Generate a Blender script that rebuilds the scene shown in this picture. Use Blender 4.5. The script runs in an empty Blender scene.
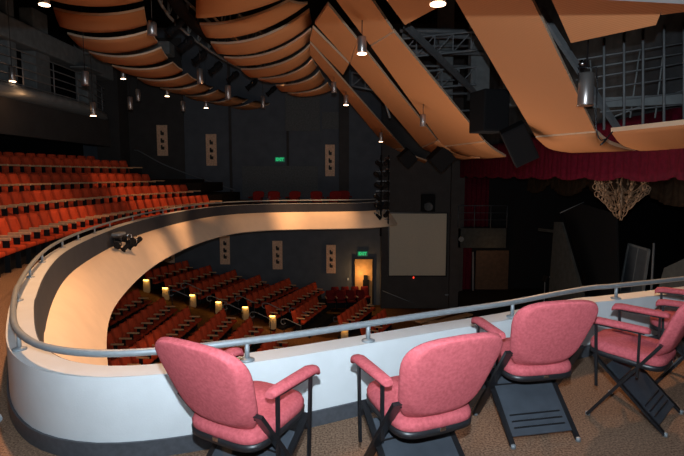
import bpy, bmesh, math, random
from mathutils import Vector, Matrix
random.seed(7)
PI = math.pi
sc = bpy.context.scene
C = bpy.data.collections.new('hall'); sc.collection.children.link(C)
# ------------------------------------------------------------------ camera
FPX, CX, CY, HOR = 522.0, 342.0, 228.0, 175.0
TH = math.atan((CY - HOR) / FPX)
CAM = Vector((0, 0, 1.6))
cd = bpy.data.cameras.new('camera'); cam = bpy.data.objects.new('camera', cd); C.objects.link(cam)
cd.sensor_width = 36; cd.lens = FPX / 684 * 36; cd.clip_start = .02
cam.location = CAM; cam.rotation_euler = (PI / 2 - TH, 0, 0); sc.camera = cam
FW = Vector((0, math.cos(TH), -math.sin(TH))); UP = Vector((0, math.sin(TH), math.cos(TH)))
def ray(px, py): return FW + Vector((1, 0, 0)) * ((px - CX) / FPX) + UP * ((CY - py) / FPX)
def at(px, py, x=None, y=None, z=None):
    """point of the hall seen at px,py of the survey photo, on the plane x=, y= or z="""
    r = ray(px, py)
    if z is not None: t = (z - CAM.z) / r.z
    elif y is not None: t = (y - CAM.y) / r.y
    else: t = (x - CAM.x) / r.x
    return CAM + r * t
# ------------------------------------------------------------------ materials
def mat(name, col, rough=.6, metal=0, var=0, scale=20, bump=0, bscale=80, emit=None, es=0, detail=3, col2=None, coat=0):
    m = bpy.data.materials.new(name); m.use_nodes = True
    nt = m.node_tree; b = nt.nodes['Principled BSDF']
    b.inputs['Base Color'].default_value = (*col, 1); b.inputs['Roughness'].default_value = rough
    b.inputs['Metallic'].default_value = metal
    if rough >= .8: b.inputs['Specular IOR Level'].default_value = .15
    if coat: b.inputs['Coat Weight'].default_value = coat
    tc = nt.nodes.new('ShaderNodeTexCoord')
    if var or col2:
        n = nt.nodes.new('ShaderNodeTexNoise'); n.inputs['Scale'].default_value = scale; n.inputs['Detail'].default_value = detail
        nt.links.new(tc.outputs['Object'], n.inputs['Vector'])
        r = nt.nodes.new('ShaderNodeValToRGB')
        a = [c * (1 - var) for c in col]; z = col2 or [min(1, c * (1 + var)) for c in col]
        r.color_ramp.elements[0].position = .35; r.color_ramp.elements[1].position = .65
        r.color_ramp.elements[0].color = (*a, 1); r.color_ramp.elements[1].color = (*z, 1)
        nt.links.new(n.outputs['Fac'], r.inputs['Fac']); nt.links.new(r.outputs['Color'], b.inputs['Base Color'])
    if bump:
        n2 = nt.nodes.new('ShaderNodeTexNoise'); n2.inputs['Scale'].default_value = bscale; n2.inputs['Detail'].default_value = 4
        nt.links.new(tc.outputs['Object'], n2.inputs['Vector'])
        bp = nt.nodes.new('ShaderNodeBump'); bp.inputs['Strength'].default_value = bump; bp.inputs['Distance'].default_value = .01
        nt.links.new(n2.outputs['Fac'], bp.inputs['Height']); nt.links.new(bp.outputs['Normal'], b.inputs['Normal'])
    if emit:
        b.inputs['Emission Color'].default_value = (*emit, 1); b.inputs['Emission Strength'].default_value = es
    return m
M = dict(
    paint=mat('white_paint', (.54, .57, .585), .55, var=.03, scale=6, bump=.08, bscale=120),
    fascia=mat('cream_plaster', (.82, .66, .50), .8, var=.03, scale=3, bump=.05),
    band=mat('slate_paint', (.026, .030, .040), .75, var=.1, scale=5),
    base=mat('charcoal_vinyl', (.055, .06, .07), .5, var=.15, scale=30),
    carpet=mat('brown_carpet', (.15, .088, .058), .98, col2=(.32, .20, .13), var=.35, scale=85, detail=6, bump=.6, bscale=160),
    tiercarpet=mat('dark_tier_carpet', (.025, .017, .012), .95, var=.3, scale=30),
    aislecarpet=mat('aisle_carpet', (.19, .095, .04), .95, var=.25, scale=14, bump=.3),
    fabric=mat('rose_fabric', (.42, .082, .095), .95, col2=(.49, .105, .12), var=.08, scale=60, detail=10, bump=.3, bscale=260),
    redseat=mat('rust_red_fabric', (.44, .055, .020), .85, var=.15, scale=8, bump=.1),
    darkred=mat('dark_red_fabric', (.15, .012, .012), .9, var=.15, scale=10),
    pan=mat('black_plastic', (.012, .012, .014), .4),
    frame=mat('black_steel', (.014, .014, .016), .32, metal=.3),
    panel=mat('slate_steel_panel', (.055, .065, .08), .42, metal=.2, var=.08, scale=12),
    steel=mat('satin_grey_steel', (.24, .27, .29), .5, metal=.3, var=.06, scale=25),
    chrome=mat('chrome', (.6, .6, .6), .22, metal=1),
    wood=mat('pale_wood', (.50, .29, .15), .5, var=.15, scale=15),
    wallg=mat('blue_grey_wall', (.11, .12, .138), .85, var=.08, scale=2),
    wallb=mat('brown_grey_wall', (.064, .058, .056), .85, var=.08, scale=2),
    wallp=mat('grey_acoustic_panel', (.13, .135, .135), .9, var=.15, scale=14, bump=.3, bscale=40),
    procgrey=mat('dim_grey_wall', (.06, .062, .065), .9, var=.3, scale=2),
    dark=mat('black_wall', (.012, .012, .013), .9),
    ceil=mat('black_ceiling', (.010, .010, .011), .95),
    truss=mat('grey_painted_steel', (.17, .175, .18), .6, var=.1, scale=6),
    concrete=mat('grey_concrete', (.20, .21, .21), .85, var=.12, scale=4),
    soffit=mat('grey_soffit_plaster', (.34, .35, .36), .8, var=.04, scale=4),
    screen=mat('ivory_screen', (.58, .52, .41), .9, var=.04, scale=30, bump=.1),
    velour=mat('crimson_velour', (.085, .002, .012), .8, var=.2, scale=12),
    gold=mat('brown_gold_drape', (.028, .017, .010), .8, var=.3, scale=10),
    black=mat('black_equipment', (.008, .008, .009), .82),
    iron=mat('antique_brass', (.36, .22, .13), .4, metal=.3),
    grey=mat('grey_scenery', (.05, .053, .05), .8, var=.15, scale=5),
    pale=mat('pale_scenery', (.09, .10, .11), .7, var=.1, scale=5),
    plaque=mat('tan_plaque', (.88, .53, .34), .7, var=.18, scale=18),
    motif=mat('dark_motif', (.04, .03, .025), .6),
    lampglow=mat('lamp_glow', (1, .8, .6), .5, emit=(1, .62, .38), es=9),
    aisleglow=mat('aisle_lamp_glow', (1, .7, .3), .5, emit=(1, .55, .12), es=5),
    aislepanel=mat('aisle_panel', (.45, .33, .18), .6, emit=None),
    exitg=mat('exit_green', (.02, .5, .15), .5, emit=(.03, .7, .25), es=.55),
    exitd=mat('exit_box', (.02, .12, .07), .6, emit=(.02, .2, .10), es=.35),
    redled=mat('red_led', (.8, .02, .02), .5, emit=(1, .05, .02), es=1.5),
    whiteled=mat('white_led', (.8, .8, .8), .5, emit=(1, .85, .8), es=1.5),
    hallway=mat('orange_hallway_plaster', (.62, .34, .12), .7, var=.1, scale=6),
    doorwood=mat('dark_brown_door', (.09, .045, .02), .55, var=.2, scale=6),
)
# ceiling wood: fine ribs
def ribwood():
    m = mat('orange_ribbed_wood', (.46, .175, .062), .8)
    nt = m.node_tree; b = nt.nodes['Principled BSDF']; tc = nt.nodes.new('ShaderNodeTexCoord')
    w = nt.nodes.new('ShaderNodeTexWave'); w.bands_direction = 'DIAGONAL'; w.inputs['Scale'].default_value = 14; w.inputs['Distortion'].default_value = .15
    nt.links.new(tc.outputs['Object'], w.inputs['Vector'])
    r = nt.nodes.new('ShaderNodeValToRGB'); r.color_ramp.elements[0].color = (.50, .205, .076, 1); r.color_ramp.elements[1].color = (.55, .235, .10, 1)
    nt.links.new(w.outputs['Fac'], r.inputs['Fac']); nt.links.new(r.outputs['Color'], b.inputs['Base Color'])
    return m
M['rib'] = ribwood()
M['ribedge'] = mat('pale_wood_edge', (.80, .58, .40), .6)
# ------------------------------------------------------------------ mesh builder
class MB:
    def __init__(s): s.b = bmesh.new()
    def box(s, c, size, rot=None, bev=0, mi=0):
        r = bmesh.ops.create_cube(s.b, size=1)
        mt = Matrix.Translation(Vector(c)) @ (rot.to_4x4() if rot else Matrix()) @ Matrix.Diagonal((*size, 1))
        bmesh.ops.transform(s.b, matrix=mt, verts=r['verts'])
        fs = list({f for v in r['verts'] for f in v.link_faces})
        if bev:
            es = list({e for v in r['verts'] for e in v.link_edges})
            q = bmesh.ops.bevel(s.b, geom=es, offset=bev, segments=2, affect='EDGES', profile=.5)
            fs = [f for f in q['faces']] + [f for f in fs if f.is_valid]
        for f in fs:
            if f.is_valid: f.material_index = mi
        return s
    def bar(s, a, b, w, h=None, upv=(0, 0, 1)):
        a = Vector(a); b = Vector(b); d = b - a; h = h or w
        z = d.normalized(); x = z.cross(Vector(upv))
        if x.length < 1e-4: x = z.cross(Vector((1, 0, 0)))
        x.normalize(); y = z.cross(x)
        R = Matrix((x, y, z)).transposed()
        return s.box((a + b) / 2, (w, h, d.length), R)
    def tube(s, pts, r, n=8, rs=None, cap=True):
        pts = [Vector(p) for p in pts]; rings = []; prev = None
        for i, p in enumerate(pts):
            t = (pts[min(i + 1, len(pts) - 1)] - pts[max(i - 1, 0)]).normalized()
            if prev is None:
                u = t.cross(Vector((0, 0, 1)));
                if u.length < 1e-3: u = t.cross(Vector((1, 0, 0)))
            else: u = prev - t * prev.dot(t)
            u.normalize(); prev = u; v = t.cross(u); rr = rs[i] if rs else r
            rings.append([s.b.verts.new(p + (u * math.cos(2 * PI * k / n) + v * math.sin(2 * PI * k / n)) * rr) for k in range(n)])
        for a, b in zip(rings, rings[1:]):
            for k in range(n):
                f = s.b.faces.new((a[k], a[(k + 1) % n], b[(k + 1) % n], b[k])); f.smooth = True
        if cap:
            try: s.b.faces.new(rings[0][::-1]); s.b.faces.new(rings[-1])
            except ValueError: pass
        return s
    def lathe(s, c, prof, n=20, axis=None):
        c = Vector(c); R = axis if axis else Matrix.Identity(3); rings = []
        for r, z in prof:
            rings.append([s.b.verts.new(c + R @ Vector((r * math.cos(2 * PI * k / n), r * math.sin(2 * PI * k / n), z))) for k in range(n)])
        for a, b in zip(rings, rings[1:]):
            for k in range(n):
                f = s.b.faces.new((a[k], a[(k + 1) % n], b[(k + 1) % n], b[k])); f.smooth = True
        s.b.faces.new(rings[0][::-1]); s.b.faces.new(rings[-1]); return s
    def grid(s, rows, thick=None, closed=False, smooth=True):
        """rows of world points -> sheet; thick = offset vector making it solid"""
        def lay(off): return [[s.b.verts.new(Vector(p) + off) for p in r] for r in rows]
        A = lay(Vector((0, 0, 0))); n = len(rows[0])
        def skin(G, flip):
            for i in range(len(G) - 1):
                for j in range(n - (0 if closed else 1)):
                    q = [G[i][j], G[i][(j + 1) % n], G[i + 1][(j + 1) % n], G[i + 1][j]]
                    f = s.b.faces.new(q[::-1] if flip else q); f.smooth = smooth
        skin(A, False)
        if thick is not None:
            B = lay(Vector(thick)); skin(B, True); m = len(rows)
            per = [(i, 0) for i in range(m)] + [(m - 1, j) for j in range(1, n)] + [(i, n - 1) for i in range(m - 2, -1, -1)] + [(0, j) for j in range(n - 2, 0, -1)]
            for k in range(len(per)):
                a = per[k]; b = per[(k + 1) % len(per)]
                f = s.b.faces.new((A[a[0]][a[1]], A[b[0]][b[1]], B[b[0]][b[1]], B[a[0]][a[1]])); f.material_index = 1 if s.edge else 0
        return s
    edge = False
    def prism(s, poly, off):
        off = Vector(off); a = [s.b.verts.new(Vector(p)) for p in poly]; b = [s.b.verts.new(Vector(p) + off) for p in poly]
        n = len(a); f1 = s.b.faces.new(a); f2 = s.b.faces.new(b[::-1])
        for i in range(n): s.b.faces.new((a[i], b[i], b[(i + 1) % n], a[(i + 1) % n]))
        return s
    def slab(s, poly, off):
        from mathutils.geometry import tessellate_polygon
        off = Vector(off); P = [Vector(p) for p in poly]; tris = tessellate_polygon([P])
        a = [s.b.verts.new(p) for p in P]; b = [s.b.verts.new(p + off) for p in P]; n = len(a)
        for t in tris:
            try: s.b.faces.new([a[i] for i in t]); s.b.faces.new([b[i] for i in t][::-1])
            except ValueError: pass
        for i in range(n): s.b.faces.new((a[i], b[i], b[(i + 1) % n], a[(i + 1) % n]))
        return s
    def build(s, name, m, parent=None):
        bmesh.ops.recalc_face_normals(s.b, faces=s.b.faces)
        me = bpy.data.meshes.new(name); s.b.to_mesh(me); s.b.free()
        for x in (m if isinstance(m, (list, tuple)) else [m]): me.materials.append(M[x])
        o = bpy.data.objects.new(name, me); C.objects.link(o)
        if parent: o.parent = parent
        return o
def tag(o, label, cat, group=None):
    o['label'] = label; o['category'] = cat
    if group: o['group'] = group
    return o
def struct(mb, name, m, sm=False):
    o = mb.build(name, m)
    if sm:
        for p in o.data.polygons: p.use_smooth = True
        o.data.set_sharp_from_angle(angle=math.radians(28))
    o['kind'] = 'structure'; return o
def empty(name, loc, rz, label, cat, group=None):
    o = bpy.data.objects.new(name, None); C.objects.link(o); o.empty_display_size = .1
    o.location = loc; o.rotation_euler = (0, 0, rz); return tag(o, label, cat, group)
def copy_tree(o, loc, rz, label, group=None):
    c = o.copy(); C.objects.link(c); c.location = loc; c.rotation_euler = (0, 0, rz); c['label'] = label
    if group: c['group'] = group
    for ch in list(kids[o.name]):
        d = ch.copy(); C.objects.link(d); d.parent = c
        for g in list(ch.children):
            e = g.copy(); C.objects.link(e); e.parent = d
    return c
kids = {}
def curve(pts, step):
    """Catmull-Rom through points, resampled by arc length"""
    P = [Vector(p) for p in pts]; out = []
    for i in range(len(P) - 1):
        p0 = P[max(i - 1, 0)]; p1 = P[i]; p2 = P[i + 1]; p3 = P[min(i + 2, len(P) - 1)]
        for k in range(16):
            t = k / 16
            out.append(.5 * ((2 * p1) + (p2 - p0) * t + (2 * p0 - 5 * p1 + 4 * p2 - p3) * t * t + (3 * p1 - p0 - 3 * p2 + p3) * t ** 3))
    out.append(P[-1]); res = [out[0]]; acc = 0
    for a, b in zip(out, out[1:]):
        L = (b - a).length
        while acc + L >= step:
            f = (step - acc) / L; a = a.lerp(b, f); res.append(a); L = (b - a).length; acc = 0
        acc += L
    res.append(out[-1]); return res
ORD = ['first', 'second', 'third', 'fourth', 'fifth', 'sixth', 'seventh', 'eighth', 'ninth', 'tenth', 'eleventh', 'twelfth', 'thirteenth', 'fourteenth', 'fifteenth',
       'sixteenth', 'seventeenth', 'eighteenth', 'nineteenth', 'twentieth', 'twenty-first', 'twenty-second', 'twenty-third', 'twenty-fourth', 'twenty-fifth', 'twenty-sixth', 'twenty-seventh', 'twenty-eighth', 'twenty-ninth', 'thirtieth', 'thirty-first', 'thirty-second', 'thirty-third', 'thirty-fourth']
# ------------------------------------------------------------------ room shell
YF = 26.5; XS = 5.8
struct(MB().box((-5, YF + .15, 1.5), (16, .3, 15)), 'wall_far', 'wallg')
struct(MB().box((4.0, 26.0, 1.5), (4.1, .4, 15)), 'wall_far_stage', 'wallb')
struct(MB().box((-13.1, 11.5, 1.5), (.2, 31, 15)), 'wall_left', 'dark')
struct(MB().box((1, -3.1, 1.5), (34, .2, 15)), 'wall_near', 'dark')
struct(MB().box((2, 11.5, 8.9), (31, 31, .2)), 'ceiling', 'ceil')
# stage house
struct(MB().box((XS + .25, 11.5, 5.7), (.3, 31, 6.2)), 'wall_proscenium', 'procgrey')
struct(MB().box((17.1, 11.5, 1.5), (.2, 31, 15)), 'wall_stage_back', 'dark')
struct(MB().box((11.6, 26.5, 1.5), (11.2, .2, 15)), 'wall_stage_side', 'dark')
struct(MB().box((11.5, 11.5, -4.6), (11.4, 31, .8)), 'floor_stage', 'dark')
# orchestra floor: sloped towards the stage
def zfl(x): return 1.6 - (4.35 + .27 * (max(-9.5, min(x, -.6)) + 7)) - .62
g = MB(); rows = []
for i in range(41):
    x = -13 + i * .47; rows.append([(x, y, zfl(x)) for y in (-3, 12, 26.5)])
g.grid(rows, thick=(0, 0, -.3)); struct(g, 'floor_orchestra', 'aislecarpet')
# ------------------------------------------------------------------ balcony parapet curve (rail line)
railz = .60; ledgez = .48
near = [at(*p, z=railz) for p in [(684, 282.7), (648, 282), (610, 284.8), (560, 293), (510, 302.5), (440, 312.8), (373, 323), (300, 334), (240, 342), (170, 350), (110, 353.5), (70, 351.5), (42, 346), (25, 337.5), (15.5, 327), (13, 315), (14, 300), (17, 287), (24, 272), (37, 257), (52.6, 243.5)]]
far = [Vector((x, y, railz)) for x, y in [(-4.5, 8.7), (-4.76, 9.9), (-5.08, 12), (-5.18, 14), (-5.12, 16), (-4.85, 17.9), (-4.35, 19.3), (-3.55, 20.15), (-2.6, 20.5), (-1.5, 20.7), (0, 20.9), (.9, 21.1), (1.4, 21.4), (1.62, 21.9), (1.65, 22.6)]]
start = [Vector((5.6, 5.6, railz)), Vector((4.4, 5.45, railz)), Vector((3.8, 5.3, railz))]
RC = curve(start + near + far, .12)
for _ in range(6):
    RC = [RC[i] if (i < 4 or i > len(RC) - 5 or RC[i].y < 4.6) else sum((RC[i + k] for k in range(-4, 5)), Vector()) / 9 for i in range(len(RC))]
def nrm(i):
    t = RC[min(i + 2, len(RC) - 1)] - RC[max(i - 2, 0)]; t.z = 0; t.normalize(); return Vector((-t.y, t.x, 0))   # towards the camera's side? fixed below
# the route runs right->left->far; the hall lies on its right-hand side
def outn(i): return -nrm(i)
def ribbon(prof, thick=None):
    return [[Vector((RC[i].x, RC[i].y, 0)) + outn(i) * o + Vector((0, 0, z)) for (o, z) in prof] for i in range(len(RC))]
OI, OO = -.05, .13      # ledge inner and outer offsets from the rail
def closed_ribbon(prof, name, m, kind=True):
    mb = MB(); rows = ribbon(prof); mb.grid(rows, closed=True, smooth=False)
    mb.b.verts.ensure_lookup_table(); n = len(prof)
    vs = list(mb.b.verts)
    mb.b.faces.new(vs[:n][::-1]); mb.b.faces.new(vs[-n:])
    return struct(mb, name, m, True) if kind else mb.build(name, m)
closed_ribbon([(OI, 0), (OI, ledgez - .03), (OI, ledgez), (OO, ledgez), (OO, 0)], 'trim_1', 'paint')          # parapet wall and ledge
closed_ribbon([(OI - .015, 0), (OI - .015, .10), (OI, .10), (OI, 0)], 'baseboard_near', 'base')
closed_ribbon([(OO, ledgez - .006), (OO + .012, ledgez - .006), (OO + .06, .15), (OO, .10)], 'trim_2', 'band')
closed_ribbon([(OO + .06, .152), (OO + .14, .12), (OO + .28, 0), (OO + .46, -.25), (OO + .60, -.47), (OO + .57, -.50), (OO, -.50), (OO, .10)], 'trim_3', 'fascia')
# balcony floor slab
ring = [Vector((RC[i].x, RC[i].y, 0)) + outn(i) * (OI + .03) for i in range(0, len(RC), 2)]
outer = [Vector((1.65, 26.45, 0)), Vector((-13, 26.45, 0)), Vector((-13, -3, 0)), Vector((5.75, -3, 0))]
struct(MB().slab(ring + outer, (0, 0, -.5)), 'floor', 'carpet')
# ------------------------------------------------------------------ hand rail
rail = empty('guard_rail', (0, 0, 0), 0, 'long grey steel guard rail curving along the white balcony ledge', 'railing')
NR = min(range(len(RC)), key=lambda i: (RC[i] - at(45, 262, z=railz)).length)
MB().tube([p for p in RC], .022, 10).build('rail_pipe', 'steel', rail)
for px, py in [(610, 284.8), (510, 302.5), (373, 323), (240, 342), (17, 330), (16.5, 288), (27, 267), (41, 253.5), (58, 240), (75, 233), (92, 227), (107, 222), (130, 216), (160, 210), (190, 205)]:
    p = at(px, py, z=railz); q = min(RC, key=lambda c: (c - p).length)
    MB().tube([(q.x, q.y, railz), (q.x, q.y, ledgez)], .015, 8).lathe((q.x, q.y, ledgez), [(.045, 0), (.045, .008), (.018, .018)], 14).build('post', 'steel', rail)
# ------------------------------------------------------------------ folding arm chair
def pad_shape(mb, outline, prof, xf):
    """outline(t)->(u,v) unit loop, prof list of (scale, depth)"""
    n = 40; rows = []
    for s_, d in prof:
        rows.append([xf(*outline(k / n), s_, d) for k in range(n)])
    mb.grid(rows, closed=True); vs = list(mb.b.verts); mb.b.faces.new(vs[:n][::-1]); mb.b.faces.new(vs[-n:]); return mb
def make_chair(label):
    t = empty('folding_armchair', (0, 0, 0), 0, label, 'chair', None)
    # backrest: tall rounded shield, padded on both sides
    W2, z0, z1 = .305, .455, .875
    def outl(k):
        a = 2 * PI * k; c, s_ = math.cos(a), math.sin(a); e = 2 / 4.2
        u = abs(c) ** e * (1 if c > 0 else -1); v = abs(s_) ** e * (1 if s_ > 0 else -1)
        return u * (1 - .30 * (1 - v) / 2), v + (.12 if v > 0 else .07) * (1 - u * u) * (1 if v > 0 else -1)
    zc = (z0 + z1) / 2; hh = (z1 - z0) / 2
    def xf(u, v, s_, d):
        z = zc + v * hh * s_; lean = -(z - z0) * .45
        x = u * W2 * s_
        return Vector((x, -.17 + lean + d + .30 * x * x, z - d * .38))
    mb = MB(); pad_shape(mb, outl, [(.03, .026), (.3, .026), (.55, .025), (.75, .022), (.88, .018), (.97, .006), (1.0, -.01), (.99, -.026), (.905, -.064), (.88, -.072), (.84, -.076)] + [(.84 - .09 * q, -.076 - .0006 * q) for q in range(1, 10)], xf)
    mb.build('backrest', 'fabric', t)
    # seat cushion
    def so(k):
        a = 2 * PI * k; c, s_ = math.cos(a), math.sin(a); e = 2 / 4.5
        return abs(c) ** e * (1 if c > 0 else -1), abs(s_) ** e * (1 if s_ > 0 else -1)
    def sx(u, v, s_, d): return Vector((u * (.228 - .010 * v) * s_, .005 + v * .245 * s_, .425 + d + .018 * v))
    mb = MB(); pad_shape(mb, so, [(.92, 0), (.99, .012), (1.0, .035), (.96, .058), (.85, .07), (.5, .076), (.03, .078)], sx); mb.build('seat_cushion', 'fabric', t)
    mb = MB(); pad_shape(mb, so, [(.93, -.03), (1.0, -.022), (1.01, .006), (.95, .01)], sx); mb.build('seat_pan', 'pan', t)
    MB().box((0, -.247, .412), (.035, .006, .02), bev=.002).build('latch', 'chrome', t)
    for s_ in (-1, 1):
        x = s_ * .248
        # main bar: back upright down to the front foot
        MB().bar((x, -.225, .57), (x, .20, .01), .020, .048, (1, 0, 0)).build('front_leg', 'frame', t)
        MB().bar((s_ * .226, .19, .42), (s_ * .226, -.27, .01), .016, .034, (1, 0, 0)).build('rear_leg', 'frame', t)
        MB().bar((s_ * .235, -.215, .55), (s_ * .17, -.22, .64), .012, .03, (1, 0, 0)).build('back_bracket', 'frame', t)
        b = MB()
        for k in range(4): b.lathe((x + s_ * .010, -.205 + k * .035, .54 - k * .046), [(.008, 0), (.008, .004), (.004, .007)], 8, Matrix.Rotation(s_ * PI / 2, 3, 'Y'))
        b.build('bolts', 'chrome', t)
        for y, zb in ((-.10, .34), (.17, .22)):
            MB().bar((s_ * .262, y, .635), (s_ * .262, y - .02 if y > 0 else y, zb), .014, .018).build('arm_post', 'frame', t)
        MB().bar((s_ * .262, -.13, .627), (s_ * .262, .20, .634), .03, .012).build('arm_bracket', 'frame', t)
        # arm pad
        pts = [(s_ * .262, -.16, .643), (s_ * .262, -.14, .648), (s_ * .262, 0, .653), (s_ * .262, .16, .658), (s_ * .262, .205, .650), (s_ * .262, .22, .633)]
        mb = MB(); rows = []
        for i, p in enumerate(pts):
            w = [.026, .033, .036, .037, .035, .028][i]; h = [.014, .02, .021, .022, .022, .016][i]
            rows.append([Vector(p) + Vector((w * (abs(math.cos(2 * PI * k / 14)) ** .7) * (1 if math.cos(2 * PI * k / 14) > 0 else -1), 0, h * math.sin(2 * PI * k / 14))) for k in range(14)])
        mb.grid(rows, closed=True); vs = list(mb.b.verts); mb.b.faces.new(vs[:14][::-1]); mb.b.faces.new(vs[-14:]); mb.build('arm_pad', 'fabric', t)
        MB().lathe((s_ * .226, -.272, 0), [(.016, 0), (.016, .02), (.01, .024)], 10).build('foot_glide', 'steel', t); MB().lathe((x, .20, 0), [(.016, 0), (.016, .02), (.01, .024)], 10).build('foot_glide', 'steel', t)
    # rear modesty panel between the rear legs, with three pressed slots
    d = Vector((0, -.27 - .19, .01 - .42)); a = Vector((0, .19, .42)); R = Matrix((Vector((1, 0, 0)), d.normalized(), Vector((1, 0, 0)).cross(d.normalized()))).transposed()
    mb = MB(); mb.box(a + d * .54, (.43, d.length * .74, .012), R, bev=.003)
    mb.build('rear_panel', 'panel', t)
    for k in range(3):
        MB().box(a + d * (.70 + .065 * k) - R @ Vector((0, 0, .008)), (.36, .010, .008), R, bev=.003).build('slot', 'frame', t)
        pass
    MB().bar((-.226, .02, .27), (.226, .02, .27), .014).build('stretcher', 'frame', t)
    return t
dk = {}
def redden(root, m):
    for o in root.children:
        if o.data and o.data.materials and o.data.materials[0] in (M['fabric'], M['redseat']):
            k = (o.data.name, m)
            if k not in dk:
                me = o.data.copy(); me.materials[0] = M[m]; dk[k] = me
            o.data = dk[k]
def heading(fx, fy): return math.atan2(-fx, fy)
ch = make_chair('nearest rose fabric folding armchair, leftmost of the chairs along the ledge')
kids[ch.name] = list(ch.children)
ch.location = (-.45, 2.45, 0); ch.rotation_euler = (0, 0, heading(.52, .85)); ch['group'] = 'rose folding armchairs along the near ledge'; ch.scale = (.95, .95, 1)
for x, y, fx, fy, lab in [(.38, 2.56, -.40, .91, 'rose fabric folding armchair second from left, back to us, left arm visible'),
                          (1.165, 3.22, -.20, .98, 'rose fabric folding armchair in the middle, with slotted rear panel fully visible'),
                          (1.95, 3.40, -.72, .69, 'rose fabric folding armchair seen side-on, second from the right'),
                          (2.66, 3.95, -.86, .50, 'rose fabric folding armchair cut off by the right picture edge')]:
    copy_tree(ch, (x, y, 0), heading(fx, fy), lab, 'rose folding armchairs along the near ledge')
# loose chairs on the opposite arm of the balcony (only backs show)
g0 = 'loose chairs behind the far ledge'
for i, (px, lab) in enumerate([(256, 'dark loose chair leftmost behind the far balcony ledge'), (274, 'dark red loose chair second from left behind the far ledge'), (293, 'dark red loose chair third from left behind the far ledge'),
                               (317, 'red loose chair fourth from left behind the far ledge'), (334, 'red loose chair fifth from left behind the far ledge'), (345, 'red loose chair rightmost behind the far balcony ledge')]):
    y = 22.4 if i != 5 else 23.1; p = at(px, 190, y=y)
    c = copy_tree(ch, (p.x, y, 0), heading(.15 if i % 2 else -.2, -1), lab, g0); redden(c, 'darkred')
# ------------------------------------------------------------------ fixed theatre seats
def make_seat(label):
    t = empty('theatre_seat', (0, 0, 0), 0, label, 'seat')
    rows = []; W2 = .205
    for j in range(7):
        v = j / 6; z = .40 + v * .46; y = -.17 - v * .13; w = W2 * (1 - .10 * v ** 3) ; 
        if j == 6: w *= .9
        rows.append([Vector((u * w, y - .05 * u * u + .012 * math.cos(u * 1.5), z)) for u in (-1, -.8, -.4, 0, .4, .8, 1)])
    MB().grid(rows, thick=(0, -.07, -.015)).build('backrest', 'redseat', t)
    MB().box((0, -.02, .375), (.42, .32, .08), bev=.025).build('seat_cushion', 'redseat', t)
    MB().box((.25, .03, .60), (.06, .36, .045), bev=.01).build('armrest', 'wood', t)
    MB().box((.25, -.02, .29), (.03, .10, .58)).box((0, -.12, .2), (.46, .14, .36)).build('standard', 'black', t)
    return t
seat0 = None
seat_count = 0
def place_seat(p, rz, label, group, sx=1):
    global seat0, seat_count
    seat_count += 1
    if seat0 is None:
        seat0 = make_seat(label); kids[seat0.name] = list(seat0.children)
        seat0.location = p; seat0.rotation_euler = (0, 0, rz); seat0['group'] = group; seat0.scale = (sx, 1, 1); return seat0
    c = copy_tree(seat0, p, rz, label, group); c.scale = (sx, 1, 1); return c
# balcony tiers
ROWS = [(-5.92, 0.0, 6.2, 19.3), (-6.8, .38, 8.0, 19.8), (-7.7, .77, 9.4, 19.0), (-8.55, 1.25, 11.2, 18.9), (-9.45, 1.40, 12.6, 18.9)]
RN = ['front', 'second', 'third', 'fourth', 'rearmost']
def rx(k, y): return ROWS[k][0] + .026 * (y - 12.6) ** 2
for k, (xc, z, ya, yb) in enumerate(ROWS):
    if k:                                      # stepped platform below the row
        g = MB(); ys = [4 + i * .5 for i in range(46)]
        g.grid([[(rx(k, min(y, 22)) + .33, y, z), (-12.9, y, z)] for y in ys if y <= 26.4], thick=(0, 0, -.4))
        struct(g, 'floor_tier', 'tiercarpet')
    pts = curve([(rx(k, y), y, z) for y in [ya + (yb - ya) * i / 10 for i in range(11)]], .43)[:-1]
    n = len(pts)
    for i, p in enumerate(pts):
        q = pts[min(i + 1, n - 1)] - pts[max(i - 1, 0)] if n > 1 else Vector((0, 1, 0))
        rz = math.atan2(q.y, q.x) - PI   # facing +x side
        place_seat(p, rz, 'red theatre seat, %s from the far aisle in the %s balcony row' % (ORD[n - 1 - i], RN[k]), 'red seats of the %s balcony row' % RN[k], .86)
    # end post of the row, pale wood cap
    p = pts[-1]; t = empty('row_end_panel', (p.x + .02, p.y + .34, z), 0, 'pale topped end panel closing the %s balcony row at the far aisle' % RN[k], 'panel', 'balcony row end panels')
    MB().box((0, 0, .3), (.42, .05, .6)).build('side_board', 'black', t); MB().box((0, 0, .62), (.46, .07, .035), bev=.008).build('cap', 'wood', t)
# orchestra rows: (first arm px, last arm px, seats, extra near seats, label)
OR = []
def orow(a, b, n, dh, ex, bank, ri):
    z = 1.6 - dh
    A = at(*a, z=z); B = at(*b, z=z); d = (B - A).normalized(); L = .52
    rz = math.atan2(d.y, d.x) - PI
    f = Vector((d.y, -d.x, 0)) ; zf = z - .62
    OR.append((A, B, d, f, zf))
    off = d * .26 - f * .1
    for i in range(-ex, n):
        p = A + d * (L * i) + off; p.z = zf
        place_seat(p, rz, 'red orchestra seat, %s from the %s end of the %s row, %s bank' % (ORD[n - 1 - i], 'far', RNO[ri], bank), 'orchestra seats of the %s bank, %s row' % (bank, RNO[ri]))
RNO = ['rearmost', 'second rearmost', 'third', 'fourth', 'fifth', 'sixth', 'seventh', 'eighth', 'frontmost']
LN = [((116.8, 313), (147.4, 296.5), 5, 4.35, 3), ((119.5, 343.8), (174.7, 304), 9, 4.62, 3), ((174, 334), (196.7, 315.8), 5, 4.9, 7), ((209.5, 340), (231, 319), 6, 5.15, 6), ((251.6, 335.5), (260, 326), 3, 5.4, 6), ((280.5, 347), (283.8, 342.4), 2, 5.6, 5)]
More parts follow.
